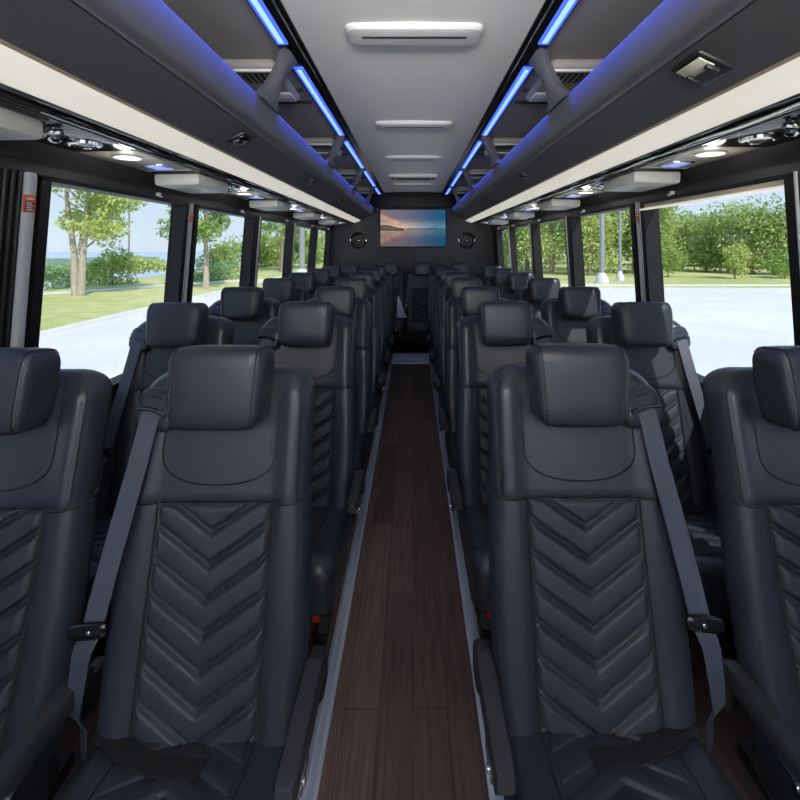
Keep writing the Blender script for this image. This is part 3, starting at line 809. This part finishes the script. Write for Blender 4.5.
# ------------------------------------------------------------------ outside
mb = MB(); mb.box(-9.6, 60, -60, 25.8, GZ-.3, GZ); tag(mb.build('ground', concrete, smooth=False), kind='structure')
mb = MB(); mb.box(-9.6, 90, 25.8, 120, GZ-.3, GZ+.04); tag(mb.build('ground_lawn', grass_m, smooth=False), kind='structure')
mb = MB(); mb.box(4, 60, 26.6, 27.6, GZ, GZ+.06); tag(mb.build('ground_path', concrete, smooth=False), kind='structure')
mb = MB(); vs = []
xs = [-9.75, -10.2, -12, -15, -18, -22, -30, -45, -60]
prof = [.05, .10, .12, .12, .10, -.2, -1.6, -5, -7.9]
mb.loft([[(x, y, GZ+z) for y in (-60, 0, 12, 20, 30, 45, 70, 120, 200)] for x, z in zip(xs, prof)], closed=False); tag(mb.build('ground_meadow', grass_m, angle=180), kind='structure')
mb = MB(); mb.box(-9.8, -9.6, -60, 120, GZ-.3, GZ+.12, .03); tag(mb.build('ground_kerb', concrete), kind='structure')
mb = MB(); d = Vector((5.9, 7.9, 0)).normalized(); n = Vector((-d.y, d.x, 0))
c = Vector((-16.9, 22.1, GZ+.13)); mb.loft([[c + d*t - n*.45, c + d*t + n*.45, c + d*t + n*.45 + Vector((0, 0, -.12)), c + d*t - n*.45 + Vector((0, 0, -.12))] for t in (-8, 11)])
tag(mb.build('ground_footpath', concrete, smooth=False), kind='structure')
mb = MB(); mb.box(-900, -58, -100, 800, -8.9, -8.75); tag(mb.build('lake', water_m, smooth=False), kind='structure')
mb = MB(); secs = []
random.seed(3)
for i in range(61):
    a = math.radians(75 + 95*i/60); R = 230 + 25*math.sin(i*.7); h = -8.2 + .9*math.sin(i*.45) + .7*math.sin(i*1.3+1) + random.random()*.5
    c, s_ = math.cos(a), math.sin(a)
    secs.append([((R-25)*c, (R-25)*s_, -9.2), ((R-8)*c, (R-8)*s_, -8.6), ((R+40)*c, (R+40)*s_, h-.5), ((R+110)*c, (R+110)*s_, h), ((R+300)*c, (R+300)*s_, -9)])
mb.loft(secs, closed=False); tag(mb.build('hills', hill_m, angle=180), kind='structure')

def foliage(blobs, n, size, seed, bm_name='foliage'):
    rnd = random.Random(seed); vs = []; fs = []
    tot = sum(b[3]**2 for b in blobs)
    for (cx, cy, cz, R, sq) in blobs:
        k = int(n*R*R/tot)
        for _ in range(k):
            while True:
                d = Vector((rnd.uniform(-1, 1), rnd.uniform(-1, 1), rnd.uniform(-1, 1)))
                if .05 < d.length < 1: break
            d = d.normalized() * (rnd.random()**.45)
            p = Vector((cx, cy, cz)) + Vector((d.x*R, d.y*R, d.z*R*sq))
            u = Vector((rnd.gauss(0, 1), rnd.gauss(0, 1), rnd.gauss(0, 1))).normalized(); w = u.orthogonal().normalized(); w.rotate(Matrix.Rotation(rnd.random()*6.28, 3, u)); q = u.cross(w)
            L = size*rnd.uniform(.6, 1.3); W = L*.55; b = len(vs)
            vs += [p - w*L*.5, p + q*W*.5 + u*L*.12, p + w*L*.5, p - q*W*.5 + u*L*.12]; fs += [(b, b+1, b+2, b+3)]
    m = MB(); m.v = [tuple(v) for v in vs]; m.f = fs; return m
def tree_parts(root, blobs, n, size, seed, lm, trunks, bk):
    foliage(blobs, n, size, seed).build('foliage', lm, root, smooth=False, recalc=False)
    for tr in trunks:
        MB().tube([p for p, r in tr], [r for p, r in tr], 8).build('trunk', bk, root)
def young_tree(name, loc, h, w, seed, lm, label, n=5200, size=.20, two=False, bk=bark_pale, base=.30, grp='trees beyond the left windows'):
    root = empty(name, loc); tag(root, label, 'tree', grp); rnd = random.Random(seed)
    blobs = []
    for i in range(26):
        t = rnd.random(); a = rnd.random()*6.28
        rr = w*(math.sin(PI*min(1, .18+.82*t*.95))**.8)*rnd.uniform(.25, .85)
        blobs.append((rr*math.cos(a), rr*math.sin(a), h*(base + (1-base)*.93*t), w*rnd.uniform(.22, .42), rnd.uniform(.5, .8)))
    trunks = []
    for q in ((-.28, .30) if two else (0,)):
        trunks.append([((q*.4, 0, -.1), .17), ((q*.7, .03, h*.2), .13), ((q*1.6, -.05, h*.45), .09), ((q*2.4, .05, h*.8), .03)])
    for i in range(9):
        b = blobs[i*2]; z0 = max(h*.2, b[2]-h*.18); trunks.append([((0, 0, z0), .05), ((b[0]*.5, b[1]*.5, (z0+b[2])/2), .035), ((b[0], b[1], b[2]), .012)])
    tree_parts(root, blobs, n, size, seed, lm, trunks[:2 if two else 1], bk)
    mb = MB()
    for tr in trunks[2 if two else 1:]: mb.tube([p for p, r in tr], [r for p, r in tr], 6)
    mb.build('branches', bk, root)
    return root
def at(px, d): return (px-413)/461*d
young_tree('young_tree', (at(78, 20.6), 20.6, GZ+.1), 9.5, 2.7, 11, leaf_light, 'pale green twin-trunked tree in the nearest left window', 8500, .19, True, base=.30)
young_tree('young_tree', (at(188, 26), 26, GZ+.1), 10, 2.2, 12, leaf_blue, 'bluish green young tree behind the pillar after the first left window', 3600, .24, bk=bark_m)
young_tree('young_tree', (at(206, 24), 24, GZ+.1), 8.2, 2.1, 13, leaf_mid, 'slender green tree filling the second left window', 3400, .22, bk=bark_pale)
young_tree('young_tree', (at(282, 40), 40, GZ+.1), 10.5, 2.6, 14, leaf_blue, 'open branched tree in the third left window', 2600, .34, bk=bark_m)
young_tree('young_tree', (at(303, 46), 46, GZ+.1), 6.0, 3.0, 15, leaf_mid, 'round leafy tree low in the fourth left window', 3000, .36, bk=bark_m, base=.1)
def shrub(px, d, w, h, seed, lm, label, n=1500, size=.2, grp='bushes beyond the left lawn', z=0, name='bush'):
    root = empty(name, (at(px, d), d, GZ+z)); tag(root, label, 'bush' if name == 'bush' else 'tree', grp); rnd = random.Random(seed)
    blobs = [(rnd.uniform(-.6, .6)*w, rnd.uniform(-.5, .5)*w, h*rnd.uniform(.14, .80), w*rnd.uniform(.35, .6), rnd.uniform(.7, .95)*min(1.2, h/w*.55)) for _ in range(12)]
    blobs.append((0, 0, h*.45, w*.7, .5*h/w))
    tree_parts(root, blobs, n, size, seed, lm, [[((0, 0, -.1), .022*h), ((0, .03, h*.45), .016*h), ((.05, 0, h*.8), .006*h)]], bark_m)
    return root
shrub(112, 27, 1.6, 2.3, 21, leaf_mid, 'dense dark green bush right of the twin-trunked tree', 2200, .17)
shrub(57, 27, 2.0, 1.6, 22, leaf_blue, 'low spreading bush left of the twin-trunked tree', 1500, .2)
shrub(88, 30, 1.8, 1.5, 23, leaf_mid, 'low bush behind the twin-trunked tree', 1300, .2)
shrub(139, 40, 3.0, 1.6, 24, leaf_light, 'pale low bush in front of the lake by the thin lamp post', 1400, .3)
shrub(222, 33, 2.2, 3.0, 25, leaf_mid, 'rounded bush in the second left window', 1900, .22)
shrub(213, 30, 1.5, 1.4, 26, leaf_blue, 'small low bush at the foot of the slender left tree', 1000, .2)
shrub(250, 50, 3.4, 4.0, 27, leaf_mid, 'broad green bush at the left edge of the third left window', 1900, .34)
shrub(272, 52, 3.0, 4.2, 28, leaf_light, 'bright bush in the middle of the third left window', 1900, .34)
shrub(292, 60, 3.6, 4.5, 29, leaf_mid, 'green bush behind the thick post of the fourth left window', 1700, .4)
shrub(322, 64, 3.5, 7.0, 30, leaf_light, 'pale tree in the fifth left window', 1800, .4, name='leafy_tree')
# the trees beyond the lot, seen through the right windows
RT = [(505, 46, 4.0, 9.5, leaf_mid, 'in the farthest right window'), (527, 42, 3.6, 10, leaf_light, 'left of the middle right window'), (552, 38, 3.4, 9.5, leaf_light, 'in the middle of the third right window'),
      (575, 44, 3.8, 10.5, leaf_mid, 'behind the pillar left of the light poles'), (590, 36, 2.6, 8.0, leaf_light, 'left of the thicker light pole'), (612, 42, 3.4, 9.5, leaf_mid, 'between the two light poles'), (634, 38, 3.0, 8.8, leaf_mid, 'behind the grey strip of the right pillar'),
      (656, 40, 3.0, 7.8, leaf_light, 'at the left edge of the nearest right window'), (682, 46, 3.4, 6.2, leaf_mid, 'low in the left half of the nearest right window'), (706, 42, 3.2, 5.8, leaf_light, 'left of centre in the nearest right window'),
      (728, 40, 3.0, 6.1, leaf_mid, 'at the centre of the nearest right window'), (752, 38, 2.9, 6.4, leaf_light, 'right of centre in the nearest right window'), (775, 37, 2.8, 6.6, leaf_mid, 'tallest in the nearest right window'), (800, 36, 2.8, 6.6, leaf_light, 'at the right edge of the nearest right window'),
      (735, 32.5, 1.1, 2.6, leaf_light, 'small and young in front of the taller trees'), (668, 34, 1.8, 2.6, leaf_mid, 'bushy and low at the left of the nearest right window'), (785, 33, 1.6, 2.2, leaf_mid, 'bushy and low at the right of the nearest right window')]
for i, (px, d, w, h, lm, l) in enumerate(RT):
    shrub(px, d, w, h, 50+i, lm, 'green tree ' + l, int(1300+800*w*h/9), .30 if h > 4 else .2, 'trees beyond the parking lot', .03, 'leafy_tree')
# more trees of the wood behind, closing the gaps between trunks
WL = ['behind the far right windows', 'behind the light poles', 'at the back left of the nearest right window', 'at the back centre of the nearest right window', 'at the back right of the nearest right window']
for i, (px, d, w, h) in enumerate(((540, 58, 6.5, 11), (600, 58, 6.5, 11.5), (668, 54, 5.5, 6.5), (718, 52, 5.5, 6.2), (778, 48, 5.5, 6.6))):
    shrub(px, d, w, h, 80+i, leaf_mid, 'wide dark green tree ' + WL[i], 4200, .42, 'trees beyond the parking lot', .03, 'leafy_tree')
# posts
def post(px, d, h, r0, r1, label, head=True):
    root = empty('street_lamp', (at(px, d), d, GZ+.05)); tag(root, label, 'light pole', 'light poles around the parking lot')
    MB().tube([(0, 0, 0), (0, 0, h*.5), (0, 0, h)], [r0, (r0+r1)/2, r1], 10).build('pole', pole_m, root)
    MB().lathe((0, 0, 0), (0, 0, 1), [(r0*2.6, -.1), (r0*2.6, .25), (r0*1.2, .6), (r0, .62)], 14).build('pole_base', strip_grey, root)
    mb = MB(); mb.box(-.25, .25, -.5, .1, h, h+.12, .03); mb.build('lamp_head', plastic, root)
post(129, 29, 11, .06, .05, 'thin grey lamp post in the nearest left window')
post(302, 34, 11, .22, .18, 'thick pale post in the fourth left window')
post(602, 29, 11, .16, .12, 'thicker of two pale poles in the second right window')
post(620, 31, 11, .10, .08, 'thinner of two pale poles in the second right window')

# ------------------------------------------------------------------ light
W = bpy.data.worlds.new('World'); bpy.context.scene.world = W; W.use_nodes = True; nt = W.node_tree
bg = nt.nodes['Background']; bg.inputs['Strength'].default_value = 1.08
tcw = nt.nodes.new('ShaderNodeTexCoord'); sw = nt.nodes.new('ShaderNodeSeparateXYZ'); nt.links.new(tcw.outputs['Generated'], sw.inputs[0])
rw = nt.nodes.new('ShaderNodeValToRGB'); e = rw.color_ramp.elements
e[0].position = 0; e[0].color = (.66, .76, .86, 1); e[1].position = 1; e[1].color = (.24, .42, .80, 1); k = e.new(.25); k.color = (.46, .64, .90, 1)
nt.links.new(sw.outputs['Z'], rw.inputs['Fac']); nt.links.new(rw.outputs['Color'], bg.inputs['Color'])
sd = Vector((.47, -.97, 1.02)).normalized()
L = bpy.data.lights.new('sun', 'SUN'); L.energy = 4.0; L.angle = math.radians(.6); L.color = (1, .96, .90)
so = bpy.data.objects.new('sun', L); C.objects.link(so); so.rotation_euler = sd.to_track_quat('Z', 'Y').to_euler(); so.location = (5, -5, 20)

ld = bpy.data.lights.new('windshield_fill', 'AREA'); ld.shape = 'RECTANGLE'; ld.size = 2.4; ld.size_y = .7; ld.spread = math.radians(110); ld.energy = 66; ld.color = (1.0, .985, .96)  # added fill light behind the camera, tilted up to brighten the ceiling
lo = bpy.data.objects.new('windshield_fill', ld); C.objects.link(lo); lo.location = (0, YF-.02, 1.68); lo.rotation_euler = (PI/2+.85, 0, 0)

# ------------------------------------------------------------------ camera
cd = bpy.data.cameras.new('camera'); cd.sensor_width = 36; cd.lens = 461/800*36; cd.shift_x = -13/800; cd.shift_y = -154/800; cd.clip_start = .02; cd.clip_end = 2000
co = bpy.data.objects.new('camera', cd); C.objects.link(co); co.location = (0, 0, H); co.rotation_euler = (PI/2, 0, 0)
sc = bpy.context.scene; sc.camera = co
sc.view_settings.view_transform = 'Standard'; sc.view_settings.look = 'None'; sc.view_settings.gamma = 1; sc.view_settings.exposure = 1.55
sc.cycles.max_bounces = 10; sc.cycles.diffuse_bounces = 6; sc.cycles.transparent_max_bounces = 12
